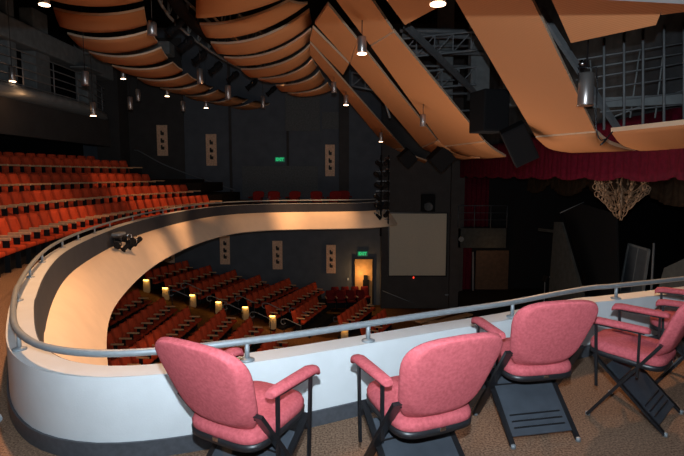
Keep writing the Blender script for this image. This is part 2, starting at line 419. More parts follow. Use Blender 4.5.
FN = [((161.6, 275.4), (187.5, 268), 5, 4.2, 1), ((181, 283), (213.8, 272), 6, 4.47, 1), ((199, 293), (240.4, 276), 8, 4.75, 0), ((225, 299), (264.7, 281.4), 8, 5.0, 0), ((255.5, 302), (294, 284.7), 8, 5.25, 0),
      ((275.3, 312.4), (319.3, 289.3), 10, 5.5, 0), ((302.2, 318.3), (331, 297), 6, 5.72, 0), ((352.5, 319.7), (371.8, 305), 6, 5.95, 1), ((380, 327), (398, 312), 4, 6.1, 2)]
for i, r in enumerate(LN): orow(r[0], r[1], r[2], r[3], r[4], 'near', i)
nL = len(OR)
for i, r in enumerate(FN): orow(r[0], r[1], r[2], r[3], r[4], 'far', i)
# side block by the far door, darker, turned towards the stage
for r_, (px, py) in enumerate([(334, 295), (334, 295)]):
    A = at(px, py, z=-4.15)
    for i in range(4):
        p = A + Vector((.50 * i + .25 * r_ - .15, .05 * i + .8 * r_, 0)); p.z = -4.85
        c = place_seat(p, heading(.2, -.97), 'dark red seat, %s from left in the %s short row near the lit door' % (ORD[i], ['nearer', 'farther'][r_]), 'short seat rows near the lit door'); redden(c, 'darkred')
# under the floor steps: platforms for each orchestra row
for k, (A, B, d, f, zf) in enumerate(OR):
    n = (LN + FN)[k][2]; ex = (LN + FN)[k][4]
    a = A - d * (.52 * ex) ; b = A + d * (.52 * n)
    q = [a - f * .45, b - f * .45, b + f * .32, a + f * .32]
    struct(MB().prism([(v.x, v.y, zf) for v in q], (0, 0, -.5)), 'floor_row', 'dark')
# row-end aisle panels with lamps
for i, (px, py, k) in enumerate([(146.4, 285, 0), (165.5, 293, 1), (192.5, 300, 2), (218.7, 307, 3), (245.4, 312, 4), (272.6, 321, 5), (344.6, 334, 7)]):
    A, B, d, f, zf = OR[nL + k]
    p = at(px, py, z=zf + .40)
    t = empty('aisle_lamp_panel', (p.x, p.y, zf), -.12, 'rounded tan aisle panel with glowing lamp, %s from left among the orchestra aisle panels' % ORD[i], 'aisle light', 'lit aisle panels')
    pr = [(-.14, 0, .62), (-.14, 0, .16), (-.10, 0, .08), (0, 0, .04), (.10, 0, .08), (.14, 0, .16), (.14, 0, .62)]
    MB().prism(pr, (0, .05, 0)).build('board', 'aislepanel', t)
    MB().box((0, .02, .03), (.2, .12, .06)).build('base', 'black', t)
    MB().box((0, -.03, .60), (.20, .05, .05), bev=.01).build('lamp', 'aisleglow', t)
    ld = bpy.data.lights.new('aisle_lamp_light', 'POINT'); ld.energy = 1.1; ld.color = (1, .55, .15); ld.shadow_soft_size = .04
    lo = bpy.data.objects.new('aisle_lamp_light', ld); C.objects.link(lo); lo.parent = t; lo.location = (0, -.12, .56)
# curved aisle hand rails
for i, (px, py, z) in enumerate([(174, 290, -2.6), (186, 283, -2.75), (212, 296, -3.2), (228, 304, -3.4), (240, 296, -3.3), (255, 312, -3.6), (267, 303, -3.6), (286, 319, -4.0), (294, 308, -4.0), (338, 317, -4.5)]):
    p = at(px, py, z=z)
    t = empty('aisle_handrail', (p.x, p.y, zfl(p.x)), 0, 'curled chrome handrail, %s from left beside the orchestra aisle' % ORD[i], 'handrail', 'aisle handrails')
    h = p.z - zfl(p.x)
    pts = [(-.02, 0, h - .16), (-.12, 0, h - .22), (-.2, 0, h - .14), (-.18, 0, h - .03), (-.08, 0, h), (.05, 0, h - .02), (.3, 0, h - .14), (.6, 0, h - .28)]
    MB().tube(curve(pts, .06), .018, 7).build('pipe', 'truss', t)
    MB().tube([(-.08, 0, h), (-.08, 0, 0)], .015, 7).build('post', 'frame', t); MB().tube([(.57, 0, h - .27), (.57, 0, -.1)], .015, 7).build('post', 'frame', t)
# ------------------------------------------------------------------ far wall: plaques, screen, doors, signs
def plaque(px, py, w, h, y, label):
    p = at(px, py, y=y); s_ = y / FPX
    t = empty('wall_plaque', (p.x, y - .03, p.z), 0, label, 'wall decoration', 'tan wall plaques')
    W_, H_ = w * s_, h * s_
    MB().box((0, 0, 0), (W_, .05, H_), bev=.01).build('board', 'plaque', t)
    m = MB()
    for dz in (-.25, -.03, .22):
        m.box((0.02, -.03, dz * H_), (W_ * .3, .02, H_ * .10), bev=.008); m.box((-.03, -.03, dz * H_ + .06), (W_ * .16, .02, H_ * .12), bev=.008)
    m.build('motif', 'motif', t)
YW = 26.48
plaque(162.5, 140.5, 10.5, 30, YW - .07, 'tan plaque on the upper wall, leftmost by the balcony stairs')
plaque(211.5, 150, 10.5, 31, YW, 'tan plaque on the upper wall, middle one')
plaque(330, 160.5, 9.5, 31, YW, 'tan plaque on the upper wall, rightmost above loose chairs')
plaque(169, 252, 11, 22, YW, 'tan plaque under the balcony, partly hidden by the fascia')
plaque(225, 250, 10, 29, YW, 'tan plaque on the lower wall, left of the pair over orchestra seats')
plaque(277.5, 255, 10, 29, YW, 'tan plaque on the lower wall, directly under the long fascia')
plaque(331, 259, 9.5, 29, YW, 'tan plaque on the lower wall, left of the lit door')
# projection screen
p0 = at(389, 213, y=25.7); p1 = at(446, 276, y=25.7)
t = empty('projection_screen', ((p0.x + p1.x) / 2, 25.72, (p0.z + p1.z) / 2), 0, 'large ivory square screen on dark wall right of the lit door', 'screen')
MB().box((0, 0, 0), (p1.x - p0.x, .04, p0.z - p1.z)).build('surface', 'screen', t)
fw, fh = (p1.x - p0.x) / 2, (p0.z - p1.z) / 2; m = MB()
for s_ in (-1, 1): m.box((s_ * fw, -.01, 0), (.06, .07, 2 * fh + .06)); m.box((0, -.01, s_ * fh), (2 * fw, .07, .06))
m.build('frame', 'frame', t)
# lit doorway: short hallway beyond
a = at(355, 259, y=YW); b = at(372, 305, y=YW)
t = MB(); cx = (a.x + b.x) / 2; w = b.x - a.x; zt = a.z; zb = -5.05
t.box((cx, YW - .02, (zt + zb) / 2), (w, .03, zt - zb)); 
o = struct(t, 'door_1', 'hallway')
m = MB(); 
for s_ in (-1, 1): m.box((cx + s_ * (w / 2 + .04), YW - .04, (zt + zb) / 2), (.08, .1, zt - zb))
m.box((cx, YW - .04, zt + .04), (w + .16, .1, .08)); struct(m, 'trim_4', 'frame')
t = tag(MB().box((cx + .12, YW - .12, zb + .65), (.32, .16, 1.3)).box((cx + .1, YW - .12, zb + 1.42), (.2, .12, .24), bev=.02).build('equipment_stand', 'black'), 'black equipment stand silhouetted in the lit doorway', 'stand')
def exit_sign(px, py, w, y, label):
    p = at(px, py, y=y); s_ = y / FPX; W_ = w * s_; H_ = W_ * .5
    t = empty('exit_sign', (p.x, y - .06, p.z), 0, label, 'exit sign')
    MB().box((0, .0, 0), (W_, .06, H_), bev=.01).build('box', 'exitd', t)
    cu = bpy.data.curves.new('txt', 'FONT'); cu.body = 'EXIT'; cu.size = H_ * .80; cu.align_x = 'CENTER'; cu.align_y = 'CENTER'; cu.extrude = .005; cu.offset = .012
    to = bpy.data.objects.new('txt', cu); C.objects.link(to); bpy.context.view_layer.update()
    me = bpy.data.meshes.new_from_object(to.evaluated_get(bpy.context.evaluated_depsgraph_get())); bpy.data.objects.remove(to)
    me.materials.clear(); me.materials.append(M['exitg']); o = bpy.data.objects.new('lettering', me); C.objects.link(o); o.parent = t
    o.location = (0, -.036, 0); o.rotation_euler = (PI / 2, 0, 0)
exit_sign(280, 159.5, 9.5, YW, 'green exit sign on the upper far wall above the loose chairs')
exit_sign(362.5, 253.5, 10, YW, 'green exit sign directly above the lit orange doorway')
for px, py, m_, lab, y in [(345, 158, 'whiteled', 'upper tiny white indicator light on the dark far wall', YW), (345, 186, 'whiteled', 'lower tiny white indicator light on the dark far wall', YW), (160, 171.5, 'whiteled', 'small pale switch plate beside the balcony stair rail', YW),
                           (413.5, 277.5, 'redled', 'tiny red indicator light under the ivory screen', 25.78), (348, 279, 'whiteled', 'small pale switch plate left of the lit doorway', YW)]:
    p = at(px, py, y=y); sz = .07 if 'switch' not in lab else .10
    tag(MB().box((p.x, y - .02, p.z), (sz, .03, sz * 1.2), bev=.008).build('indicator_light' if 'switch' not in lab else 'switch_plate', m_ if 'switch' not in lab else 'paint'), lab, 'light' if 'switch' not in lab else 'switch')
# acoustic panels on the upper wall
for i, (x0, y0, x1, y1, lab) in enumerate([(285, 92, 320, 131, 'grey square acoustic panel high under the ceiling panels'), (242, 166, 318, 197, 'wide grey acoustic panel behind the loose chairs'), (322, 112, 340, 129, 'small dark acoustic panel right of the square one')]):
    a = at(x0, y0, y=YW); b = at(x1, y1, y=YW)
    tag(MB().box(((a.x + b.x) / 2, YW - .02, (a.z + b.z) / 2), (b.x - a.x, .05, a.z - b.z), bev=.01).build('acoustic_panel', 'wallp'), lab, 'acoustic panel')
# wall pilasters giving the wall its vertical breaks
for i, (px, w_, dep, m_) in enumerate([(120, 1.1, 1.2, 'wallb'), (152, 2.3, .25, 'wallb'), (344, .5, .3, 'wallb'), (231, .12, .08, 'wallb'), (288, .12, .06, 'wallb')]):
    p = at(px, 170, y=YW)
    if i == 1: continue
    struct(MB().box((p.x, YW - dep / 2 + .02, 4.3 if i in (0,) else 3.5), (w_, dep, 9 if i == 0 else 7)), 'trim_%d' % (5 + i), m_)
struct(MB().box((-9.6, YW - .03, 3.8), (3.4, .06, 9)), 'trim_20', 'wallb')
# stair hand rail on far wall
a = [at(px, py, y=26.2) for px, py in [(134, 150), (139, 151), (165, 165), (205, 180), (235, 190)]]
t = empty('stair_handrail', (0, 0, 0), 0, 'dark wall handrail sloping down along the balcony stairs', 'handrail')
MB().tube(curve(a, .2), .03, 7).build('pipe', 'truss', t)
for p in a[1:-1]: MB().tube([p, (p.x, YW - .05, p.z - .03)], .012, 6).build('bracket', 'truss', t)
t = empty('stair_handrail', (0, 0, 0), 0, 'thin pale handrail sloping down the wall below the screen', 'handrail')
a = [at(px, py, y=25.6) for px, py in [(383, 291), (398, 297), (413, 303)]]
MB().tube(a, .02, 7).build('pipe', 'steel', t)
for p in a: MB().tube([p, (p.x, 25.85, p.z - .03)], .012, 6).build('bracket', 'steel', t)
p = at(448.5, 295, y=25.72); tag(MB().box((p.x, 25.75, p.z), (.35, .1, .06), bev=.01).build('wall_shelf', 'steel'), 'small grey ledge bracket on the wall right below the screen', 'bracket')
# loudspeaker on the screen wall
def speaker(px, py, w, h, y, dep, label, rz=0, tilt=0, grp=None, cone=False, roll=0):
    p = at(px, py, y=y); s_ = y / FPX
    t = empty('loudspeaker', p, rz, label, 'loudspeaker', grp); t.rotation_euler = (tilt, roll, rz)
    W_, H_ = w * s_, h * s_
    MB().box((0, 0, 0), (W_, dep, H_), bev=.02).build('cabinet', 'black', t)
    if cone: MB().lathe((0, -dep / 2, -H_ * .2), [(W_ * .36, 0), (W_ * .36, .02), (W_ * .3, .02), (W_ * .1, -.0), (.01, .01)], 18, Matrix.Rotation(PI / 2, 3, 'X')).build('cone', 'pan', t)
    else: MB().box((0, -dep / 2 - .004, 0), (W_ * .9, .012, H_ * .92), bev=.004).build('grille', 'black', t)
    MB().box((0, dep / 2 + .05, 0), (.08, .14, .08)).build('mount', 'truss', t)
    return t
speaker(428, 203, 13, 17, 25.3, .4, 'small black loudspeaker on the wall above the ivory screen', cone=True)
# lighting boom at the end of the far arm
pb = at(381, 200, y=21.3); t = empty('lighting_boom', (pb.x, 21.3, 0), 0, 'black vertical lighting boom loaded with spotlights at far ledge end', 'lighting boom')
MB().tube([(0, 0, -.9), (0, 0, 2.4)], .04, 8).tube([(.3, 0, -.4), (.3, 0, 2.4)], .03, 8).build('pole', 'black', t)
for k, z in enumerate([2.15, 1.75, 1.35, .95, .55, .15, -.2]):
    MB().bar((-.2, 0, z), (.35, 0, z), .03).build('rung', 'frame', t)
def spotlight(parent_t, loc, rx_, rz, L=.38, r=.09):
    R = Matrix.Rotation(rz, 3, 'Z') @ Matrix.Rotation(rx_, 3, 'X')
    b = MB().lathe(loc, [(r * .7, -L / 2), (r * .9, -L / 2 + .04), (r * .9, 0), (r * .7, .02), (r * .75, L / 2 - .03), (r * 1.05, L / 2)], 14, R).build('lamp_body', 'black', parent_t)
    v = Vector(loc)
    MB().tube([v + R @ Vector((r * 1.1, 0, 0)), v + R @ Vector((r * 1.1, 0, 0)) + Vector((0, 0, .16)), v - R @ Vector((r * 1.1, 0, 0)) + Vector((0, 0, .16)), v - R @ Vector((r * 1.1, 0, 0))], .012, 6).build('yoke', 'chrome' if random.random() < .3 else 'frame', b)
for k, z in enumerate([2.05, 1.6, 1.15, .7, .3, -.05]):
    spotlight(t, (-.12 - .05 * (k % 2), -.18, z), 2.0, .5 + .2 * (k % 3))
    spotlight(t, (.22, -.16, z + .08), 1.9, -.4)
# balcony-rail spotlight cluster on the near-left fascia
pc = at(126, 244, x=-4.45); t = empty('spotlight_cluster', pc, 0, 'cluster of black theatre spotlights clamped to the curved cream fascia', 'spotlights')
MB().bar((-.3, -.35, .08), (-.3, .4, .08), .03).build('bar', 'black', t); MB().bar((-.45, 0, .13), (.1, 0, .04), .04).build('bar', 'black', t)
for k, (dx, dy, r1, r2) in enumerate([(-.05, -.42, 1.35, .3), (.1, -.08, 2.2, -.5), (.15, .25, 2.15, -.7), (-.1, .48, 1.2, -1.8)]):
    spotlight(t, (dx * .75, dy * .75, .0), r1, r2, .34, .06)
tag(MB().box(pc + Vector((-.10, -.1, .22)), (.16, .36, .06), bev=.02).build('cloth_strip', 'steel'), 'pale folded cloth strip lying on the clamped spotlights', 'cloth')  # pale cloth on the lamps, built as a rounded box
# ------------------------------------------------------------------ ceiling panels
MB.edge = False
def qb(a, b, c, n=10):
    return [a * (1 - t) * (1 - 2 * t) + b * 4 * t * (1 - t) + c * t * (2 * t - 1) for t in [i / n for i in range(n + 1)]]
def cloud(name, gaps, z, sag, label, grp, fr=(.0, .86)):
    ws = []
    for (l, m_, r) in gaps:
        ws.append((at(*l, z=z), at(*m_, z=z - sag), at(*r, z=z + .1)))
    for i in range(len(ws) - 1):
        A, B = ws[i], ws[i + 1]
        lo = [A[k].lerp(B[k], .30) for k in range(3)]; hi = [A[k].lerp(B[k], .99) for k in range(3)]
        mb = MB(); mb.edge = True
        rows = []
        for j in range(5):
            t = j / 4; rows.append(qb(*[lo[k].lerp(hi[k], t) + Vector((0, 0, -.03 * math.sin(PI * t))) for k in range(3)]))
        mb.grid(rows, thick=(0, 0, .05)); o = mb.build(name, ['rib', 'ribedge'])
        tag(o, label % ORD[i], 'ceiling panel', grp)
cloud('ceiling_panel', [((20, -22), (85, -18), (138, -22)), ((50, 0), (97, 7), (143, 1)), ((60, 27), (103, 33), (147, 25)), ((82, 48), (120, 53), (158, 43)), ((103, 62), (140, 66), (168, 59)), ((130, 75), (160, 78), (183, 71)),
                         ((152, 86), (176, 87), (197, 81)), ((178, 94), (197, 94), (213, 88)), ((200, 101), (216, 100.5), (230, 95)), ((225, 106), (238, 105), (248, 100)), ((240, 110), (256, 109), (270, 104))], 5.0, .25,
      'orange curved ceiling panel of the left band, %s counted from the top', 'left band of curved orange ceiling panels')
cloud('ceiling_panel', [((196, -20), (230, -26), (262, -32)), ((196, 18.5), (236, 14), (281, 0)), ((207, 38), (254, 33), (308, 4)), ((218, 54), (264, 51), (312, 24)), ((236, 66), (276, 61), (309.5, 41)), ((251, 78), (285, 73), (310.5, 56)), ((273, 83), (300, 79), (317, 67)), ((282, 92), (309, 90), (325, 80)),
                         ((300, 97), (318, 95), (333, 90))], 4.8, .22,
      'orange curved ceiling panel of the middle band, %s counted from the top', 'middle band of curved orange ceiling panels')
def S(x):
    u = (4.2 - x) / .16
    return 2.05 + .5 * .16 * (math.log1p(math.exp(u)) if u < 30 else u)
def flatS(x): return 2.05 + .5 * (4.2 - x)
def onS(px, py, F=S):
    r = ray(px, py); lo, hi = 1.0, 60.0
    f = lambda t: CAM.z + r.z * t - F(r.x * t)
    if f(hi) < 0: return CAM + r * (4.4 / r.x)
    for _ in range(50):
        mid = (lo + hi) / 2
        if f(mid) < 0: lo = mid
        else: hi = mid
    return CAM + r * hi
def strip(left, right, label, grp='long sloping orange ceiling panels', n=16):
    """flat sloping panel between two straight edges"""
    L = [onS(*p, F=flatS) for p in left]; Q = [onS(*p, F=flatS) for p in right]
    rows = [[L[0].lerp(L[-1], i / n).lerp(Q[0].lerp(Q[-1], i / n), j / 3) for j in range(4)] for i in range(n + 1)]
    mb = MB(); mb.edge = True; mb.grid(rows, thick=(0, .01, .06), smooth=False)
    return tag(mb.build('ceiling_panel', ['rib', 'ribedge']), label, 'ceiling panel', grp)
def curl(left, right, label, n=12):
    """end piece curling from the slope to the level front edge; first points lie on the slope"""
    def edge(P):
        a = onS(*P[0], F=flatS); return curve([a] + [onS(*p) for p in P[1:]], .04)
    L = edge(left); Q = edge(right); rows = []
    for i in range(n + 1):
        a = L[min(len(L) - 1, round(i / n * (len(L) - 1)))]; b = Q[min(len(Q) - 1, round(i / n * (len(Q) - 1)))]
        rows.append([a.lerp(b, j / 3) for j in range(4)])
    mb = MB(); mb.edge = True; mb.grid(rows, thick=(0, .01, .06))
    return tag(mb.build('ceiling_panel', ['rib', 'ribedge']), label, 'ceiling panel', 'curled front ends of the orange ceiling panels')
strip([(310, 55), (388, 149)], [(310, 43), (403, 148)], 'thinnest orange ceiling strip, lowest of the long sloping ones')
curl([(388.5, 150), (401, 158), (424, 164)], [(403.5, 149), (413, 156), (427, 161)], 'curled tip of the thinnest orange ceiling strip')
strip([(310, 41), (343, 75)], [(313, 28), (349, 64)], 'short orange ceiling strip ending above the open truss bay')
strip([(315, 24), (350, 63)], [(328, 5), (357, 40)], 'short upper piece of the narrow sloping orange panel')
strip([(350.5, 64), (421, 147)], [(357.5, 41), (437, 140)], 'narrow long sloping orange ceiling panel right of the steel downlight')
curl([(422, 148), (436, 154), (462, 160)], [(438, 141), (455, 152), (480, 158)], 'curled front end of the narrow sloping orange panel')
strip([(330, -8), (370, 45)], [(362, -14), (393, 31)], 'upper piece of the broad sloping orange panel at the top edge')
strip([(371, 46.5), (443, 146)], [(394, 32.5), (484, 141)], 'broad long sloping orange ceiling panel left of the open truss bay')
curl([(444, 147), (460, 155), (484, 159)], [(485, 142), (493, 149), (506, 157)], 'curled front end of the broad sloping orange panel')
strip([(376, -14), (405, 25)], [(440, -10), (446, 3)], 'triangular orange ceiling panel tip at the top edge')
strip([(452, -6), (535, 136)], [(529, -6), (595, 131)], 'widest sloping orange ceiling panel in the upper right')
curl([(535.6, 137.5), (550, 149), (572, 153)], [(595.6, 132.5), (612, 145), (636, 151)], 'curled front end of the widest sloping orange panel')
strip([(549, -6), (571, 43)], [(668, -6), (656, 25)], 'orange ceiling panel tapering to an edge above the big steel canister')
curl([(611, 132), (622, 145), (640, 151)], [(750, 118), (752, 142), (755, 148)], 'low orange ceiling panel running off the right edge above crimson valance')
strip([(664, -6), (661, 15)], [(760, -20), (760, 2)], 'small orange ceiling panel in the top right corner')
# grey soffit of the tier above our heads
struct(MB().prism([(-7, -3, 2.6), (5.7, -3, 2.6), (5.7, 3.42, 2.6), (2.1, 3.20, 2.6), (.65, 2.98, 2.6), (-7, 2.90, 2.6)], (0, 0, .3)), 'ceiling_near', 'soffit')
# ------------------------------------------------------------------ hanging cylinder lights
def can(px, py, hpx, lit, label, d=None, dia=.17, H=.42, ztop=8.6):
    if d: H = hpx * d / FPX; dia = .17
    else: d = H * FPX / hpx; d = max(4, min(d, 24.5))
    p = at(px, py, y=d)
    if d and px > 300: ztop = p.z + H / 2 + .35; dia = .14
    t = empty('hanging_downlight', p, 0, label, 'ceiling light', 'hanging cylinder downlights')
    r = dia / 2
    MB().lathe((0, 0, 0), [(r * .9, -H / 2), (r, -H / 2 + .01), (r, H / 2 - .02), (r * .8, H / 2)], 20).build('cylinder', 'steelcan', t)
    MB().tube([(0, 0, H / 2), (0, 0, ztop - p.z)], .008, 6).build('rod', 'frame', t)
    MB().lathe((0, 0, -H / 2 - .012), [(r * 1.05, 0), (r * 1.08, .01), (r * .9, .013)], 20).build('lens', 'lampglow' if lit else 'steelcan', t)
    return p
M['steelcan'] = mat('satin_steel', (.42, .38, .36), .35, metal=.8)
CL = [(44, -3, 14, 1, 'glowing downlight at the top left corner of the ceiling band', 9.3), (152, 28, 12, 0, 'steel downlight beside the top of the left panel band', 10.2), (200, 76, 14, 0, 'steel downlight second along the right edge of the left band'),
      (228, 92, 13, 0, 'steel downlight third along the right edge of the left band', 15.4), (263, 102, 11, 0, 'steel downlight at the far end of the left band'), (123, 73, 11, 1, 'glowing downlight highest of those under the left band edge'),
      (167, 91, 10, 1, 'glowing downlight middle of those under the left band edge'), (206, 103, 9.5, 1, 'glowing downlight farthest of those under the left band edge'), (130, 103, 12, 0, 'unlit downlight left one in front of the dark corner'),
      (138, 95, 11, 0, 'unlit downlight right one in front of the dark corner'), (183, 106, 10, 0, 'small unlit downlight above the left tan plaque'), (93, 109, 13, 1, 'glowing downlight in front of the long gallery front'),
      (12, 74, 14, 1, 'glowing downlight nearest the left picture edge'), (26, 57, 11, 0, 'unlit downlight before the gallery column on the left'), (85, 78, 13, 0, 'unlit downlight below the plate on the gallery column', 12.5),
      (362, 45, 16, 1, 'bright steel downlight in front of the sloping panels', 8.4), (334, 87, 10, 0, 'small steel downlight at the edge of the thin strip', 14.5), (346, 100, 9.5, 1, 'small glowing downlight below the thin strip', 16), (381, 137, 9, 1, 'tiny glowing downlight low on the thin strip', 20.5),
      (423, 120, 11, 0, 'steel downlight in front of the broad sloping panels', 12.2), (438, -4, 14, 1, 'glowing downlight cut by the top edge', 5.2)]
CP = [can(*c) for c in CL]
# big near canister with yoke and cable
p = at(586, 89, y=6.6); t = empty('steel_canister_light', p, 0, 'large shiny steel canister light hanging by a yoke, upper right', 'ceiling light')
MB().lathe((0, 0, 0), [(.088, -.20), (.092, -.19), (.092, .18), (.07, .20)], 28).build('canister', 'steelcan', t)
MB().lathe((0, 0, -.205), [(.1, 0), (.1, .008), (.08, .01)], 28).build('rim', 'chrome', t)
MB().tube([(-.1, 0, .12), (-.1, 0, .26), (.12, 0, .26), (.12, 0, .12)], .01, 6).build('yoke', 'frame', t)
MB().tube([(0, 0, .26), (0, 0, 8.82 - p.z)], .010, 6).build('rod', 'frame', t)
MB().tube(curve([(.12, 0, .2), (.14, 0, .0), (.14, 0, -.4), (.2, 0, -.62), (.3, 0, -.6), (.2, 0, -.7), (.36, 0, -.52)], .05), .008, 6).build('cable', 'frame', t)
tag(MB().lathe((p.x - .06, p.y, p.z + .30), [(.02, -.03), (.05, 0), (.02, .05)], 10).build('clamp', 'chrome'), 'shiny metal clamp on top of the large canister light', 'clamp')
# ------------------------------------------------------------------ trusses, catwalks, gallery
def girder(pts, h, name, label, cat, step=.9, th=.04, m='truss', dep=None):
    t = empty(name, (0, 0, 0), 0, label, cat)
    P = curve(pts, step); 
    MB().tube(P, th, 6).build('bottom_chord', m, t); Q = [p + Vector((0, 0, h)) for p in P]; MB().tube(Q, th, 6).build('top_chord', m, t)
    w = MB()
    for i in range(len(P) - 1):
        w.bar(P[i], Q[i], th, th); w.bar(P[i], Q[i + 1], th * .8, th * .8)
    w.build('web', m, t); return t
gz = 5.6
girder([(-3.9, 11, gz), (-4.4, 14, gz), (-4.2, 18, gz), (-3.4, 22, gz), (-2.2, 25.5, gz)], .9, 'catwalk_truss', 'grey truss of the curved catwalk between the two panel bands', 'truss', m='concrete')
girder([(-3.4, 11, gz + .5), (-3.7, 14, gz + .5), (-3.5, 18, gz + .5), (-2.8, 22, gz + .5)], .9, 'catwalk_truss', 'second parallel grey truss behind the curved catwalk', 'truss', m='concrete')
g = MB(); cw = curve([(-3.6, 11, gz), (-4.0, 14, gz), (-3.82, 18, gz), (-3.05, 22, gz)], .5)
g.grid([[p + Vector((-.22, 0, .12)), p + Vector((.12, 0, .12))] for p in cw], thick=(0, 0, -.05)); tag(g.build('catwalk_deck', 'ceil'), 'dark curved catwalk deck above the ceiling panels', 'catwalk')
for k in range(7):
    y = 13 + k * 1.6; x = -4.3 + .03 * (y - 16) ** 2
    t = empty('catwalk_spotlight', (x, y, gz - .45), 0, 'black spotlight, %s from the front on the curved catwalk' % ORD[k], 'spotlight', 'catwalk spotlights')
    spotlight(t, (0, 0, 0), 2.3, -1.2, .5, .11)
# upper right: structural beams seen through the openings, over the stage apron
t = empty('ceiling_beam', (0, 0, 0), 0, 'long diagonal grey steel beam crossing the truss bay', 'beam')
MB().bar(at(405, 24, y=9.5), at(478, 96, y=14), .07, .12).build('web_plate', 'truss', t)
t = empty('ceiling_beam', (0, 0, 0), 0, 'diagonal grey steel beam behind the large canister', 'beam')
MB().bar(at(540, 10, y=7.6), at(620, 132, y=8.9), .06, .10).build('web_plate', 'truss', t)
def pipes(lst, name, label, y, cat='pipes', m='truss', r=.035):
    t = empty(name, (0, 0, 0), 0, label, cat)
    for a, b in lst: MB().tube([at(*a, y=y), at(*b, y=y)], r, 6).build('pipe', m, t)
pipes([((396, 66), (470, 66)), ((400, 80), (475, 80)), ((395, 46), (480, 46)), ((412, 95), (480, 93)), ((428, 112), (480, 110))], 'pipe_grid', 'grey horizontal pipes in the truss bay left of the speakers', 16)
pipes([((400, 30), (480, 32)), ((402, 35), (482, 37)), ((408, 52), (484, 53))], 'pipe_grid', 'grey beams at the top of the truss bay', 14.5, r=.07)
pipes([((378, 80), (390, 118)), ((412, 62), (432, 110)), ((436, 30), (440, 90))], 'vertical_pipes', 'dark upright pipes in the truss bay', 17)
pipes([((604, 38), (604, 130)), ((624, 32), (624, 128)), ((643, 28), (643, 128)), ((664, 25), (664, 127)), ((684, 23), (684, 126))], 'vertical_pipes', 'grey upright pipes at the upper right catwalk', 8.3, r=.02)
pipes([((576, 80), (690, 62)), ((576, 92), (690, 76)), ((576, 104), (690, 92)), ((576, 60), (690, 42)), ((600, 112), (690, 104))], 'pipe_grid', 'grey horizontal catwalk rails at the upper right', 8.6, r=.012)
pipes([((576, 70), (690, 52)), ((610, 118), (700, 84)), ((630, 118), (640, 50)), ((655, 118), (665, 40)), ((590, 60), (596, 118))], 'pipe_grid', 'fainter second row of catwalk rails at the upper right', 8.9, r=.014, m='concrete')
for q0, q1, y, lab in [((398, 58), (476, 50), 13.2, 'upper grey zigzag truss in the open bay'), ((408, 90), (476, 84), 14.2, 'lower grey zigzag truss in the open bay'), ((352, 86), (385, 92), 18.0, 'small far zigzag truss left of the broad panels')]:
    a = at(*q0, y=y); b = at(*q1, y=y); girder([a, a.lerp(b, .5), b], .45, 'lattice_girder', lab, 'truss', step=.45, th=.03)
# pale duct-like columns behind
for px, y, w_, lab in [(479, 15.5, .55, 'light grey vertical duct behind the hanging loudspeakers'), (445, 18, .5, 'grey vertical duct in the middle of the truss bay'), (510, 17, .5, 'grey vertical duct right of the hanging loudspeakers')]:
    p = at(px, 60, y=y); tag(MB().box((p.x, p.y, 6.3), (w_, .4, 5.06), bev=.03).build('air_duct', 'concrete'), lab, 'duct')
p = at(625, 106, y=8.8); tag(MB().bar((3.2, 8.8, p.z), (5.85, 8.8, p.z + .12), .12, .16).build('catwalk_deck', 'concrete'), 'grey catwalk deck edge at the upper right', 'catwalk')
# hanging loudspeakers
speaker(489, 112, 27, 40, 10.5, .6, 'large black loudspeaker hanging behind the widest orange panel', rz=.25)
speaker(519, 144, 24, 38, 9.7, .35, 'black wedge loudspeaker tilted down under the panel edge', rz=-.3, tilt=.3, roll=-.45)
speaker(441, 158, 18, 20, 17.5, .5, 'black wedge loudspeaker hanging under the left panel tips', rz=.3, tilt=.3, roll=.75)
speaker(407, 158, 14, 14, 19.5, .5, 'small dark wedge loudspeaker at the lowest tip of the thin strip', rz=.3, tilt=.3, roll=.75)
# gallery at upper left
struct(MB().box((-10.4, 13.4, 3.42), (.25, 20, 1.15)), 'wall_booth', 'wallb')
g = MB(); cw = curve([(-10.3, 5, 0), (-9.9, 12, 0), (-9.55, 17, 0), (-9.6, 20, 0), (-10.2, 23, 0)], .4)
g.grid([[Vector((p.x, p.y, 4.25)), Vector((p.x + .06, p.y, 4.0)), Vector((p.x - .8, p.y, 3.95))] for p in cw], thick=(-.2, 0, .02)); struct(g, 'trim_21', 'concrete')
t = empty('gallery_railing', (0, 0, 0), 0, 'dark pipe railing of the upper gallery at the left', 'railing')
for k in range(5): MB().tube([(p.x - .06, p.y, 4.3 + .25 * k) for p in cw], .02, 6).build('rail_pipe', 'truss', t)
for p in cw[::4]: MB().tube([(p.x - .06, p.y, 4.2), (p.x - .06, p.y, 5.3)], .022, 6).build('post', 'truss', t)
for px, w_, lab in [(37, .9, 'broad grey column leftmost in the upper gallery'), (86, .85, 'grey column in the gallery with a plate below its top'), (7, .4, 'slim grey column at the left picture edge')]:
    p = at(px, 80, x=-10.7); tag(MB().box((-10.7, p.y, 5.6), (.5, w_, 3.3), bev=.04).build('gallery_column', 'concrete'), lab, 'column')
p = at(87, 70, x=-10.1); tag(MB().box((p.x, p.y, p.z), (.7, 1.3, .06), bev=.01).build('column_plate', 'concrete'), 'flat grey plate around the gallery column', 'plate')
tag(MB().box((-10.6, 14, 6.15), (.7, 20, .7), bev=.05).build('ceiling_beam', 'concrete'), 'deep grey beam running above the upper gallery', 'beam')
tag(MB().box((-8.6, 21.5, 6.6), (3.6, .7, .5), bev=.05).build('ceiling_beam', 'concrete'), 'grey cross beam meeting the gallery column', 'beam')
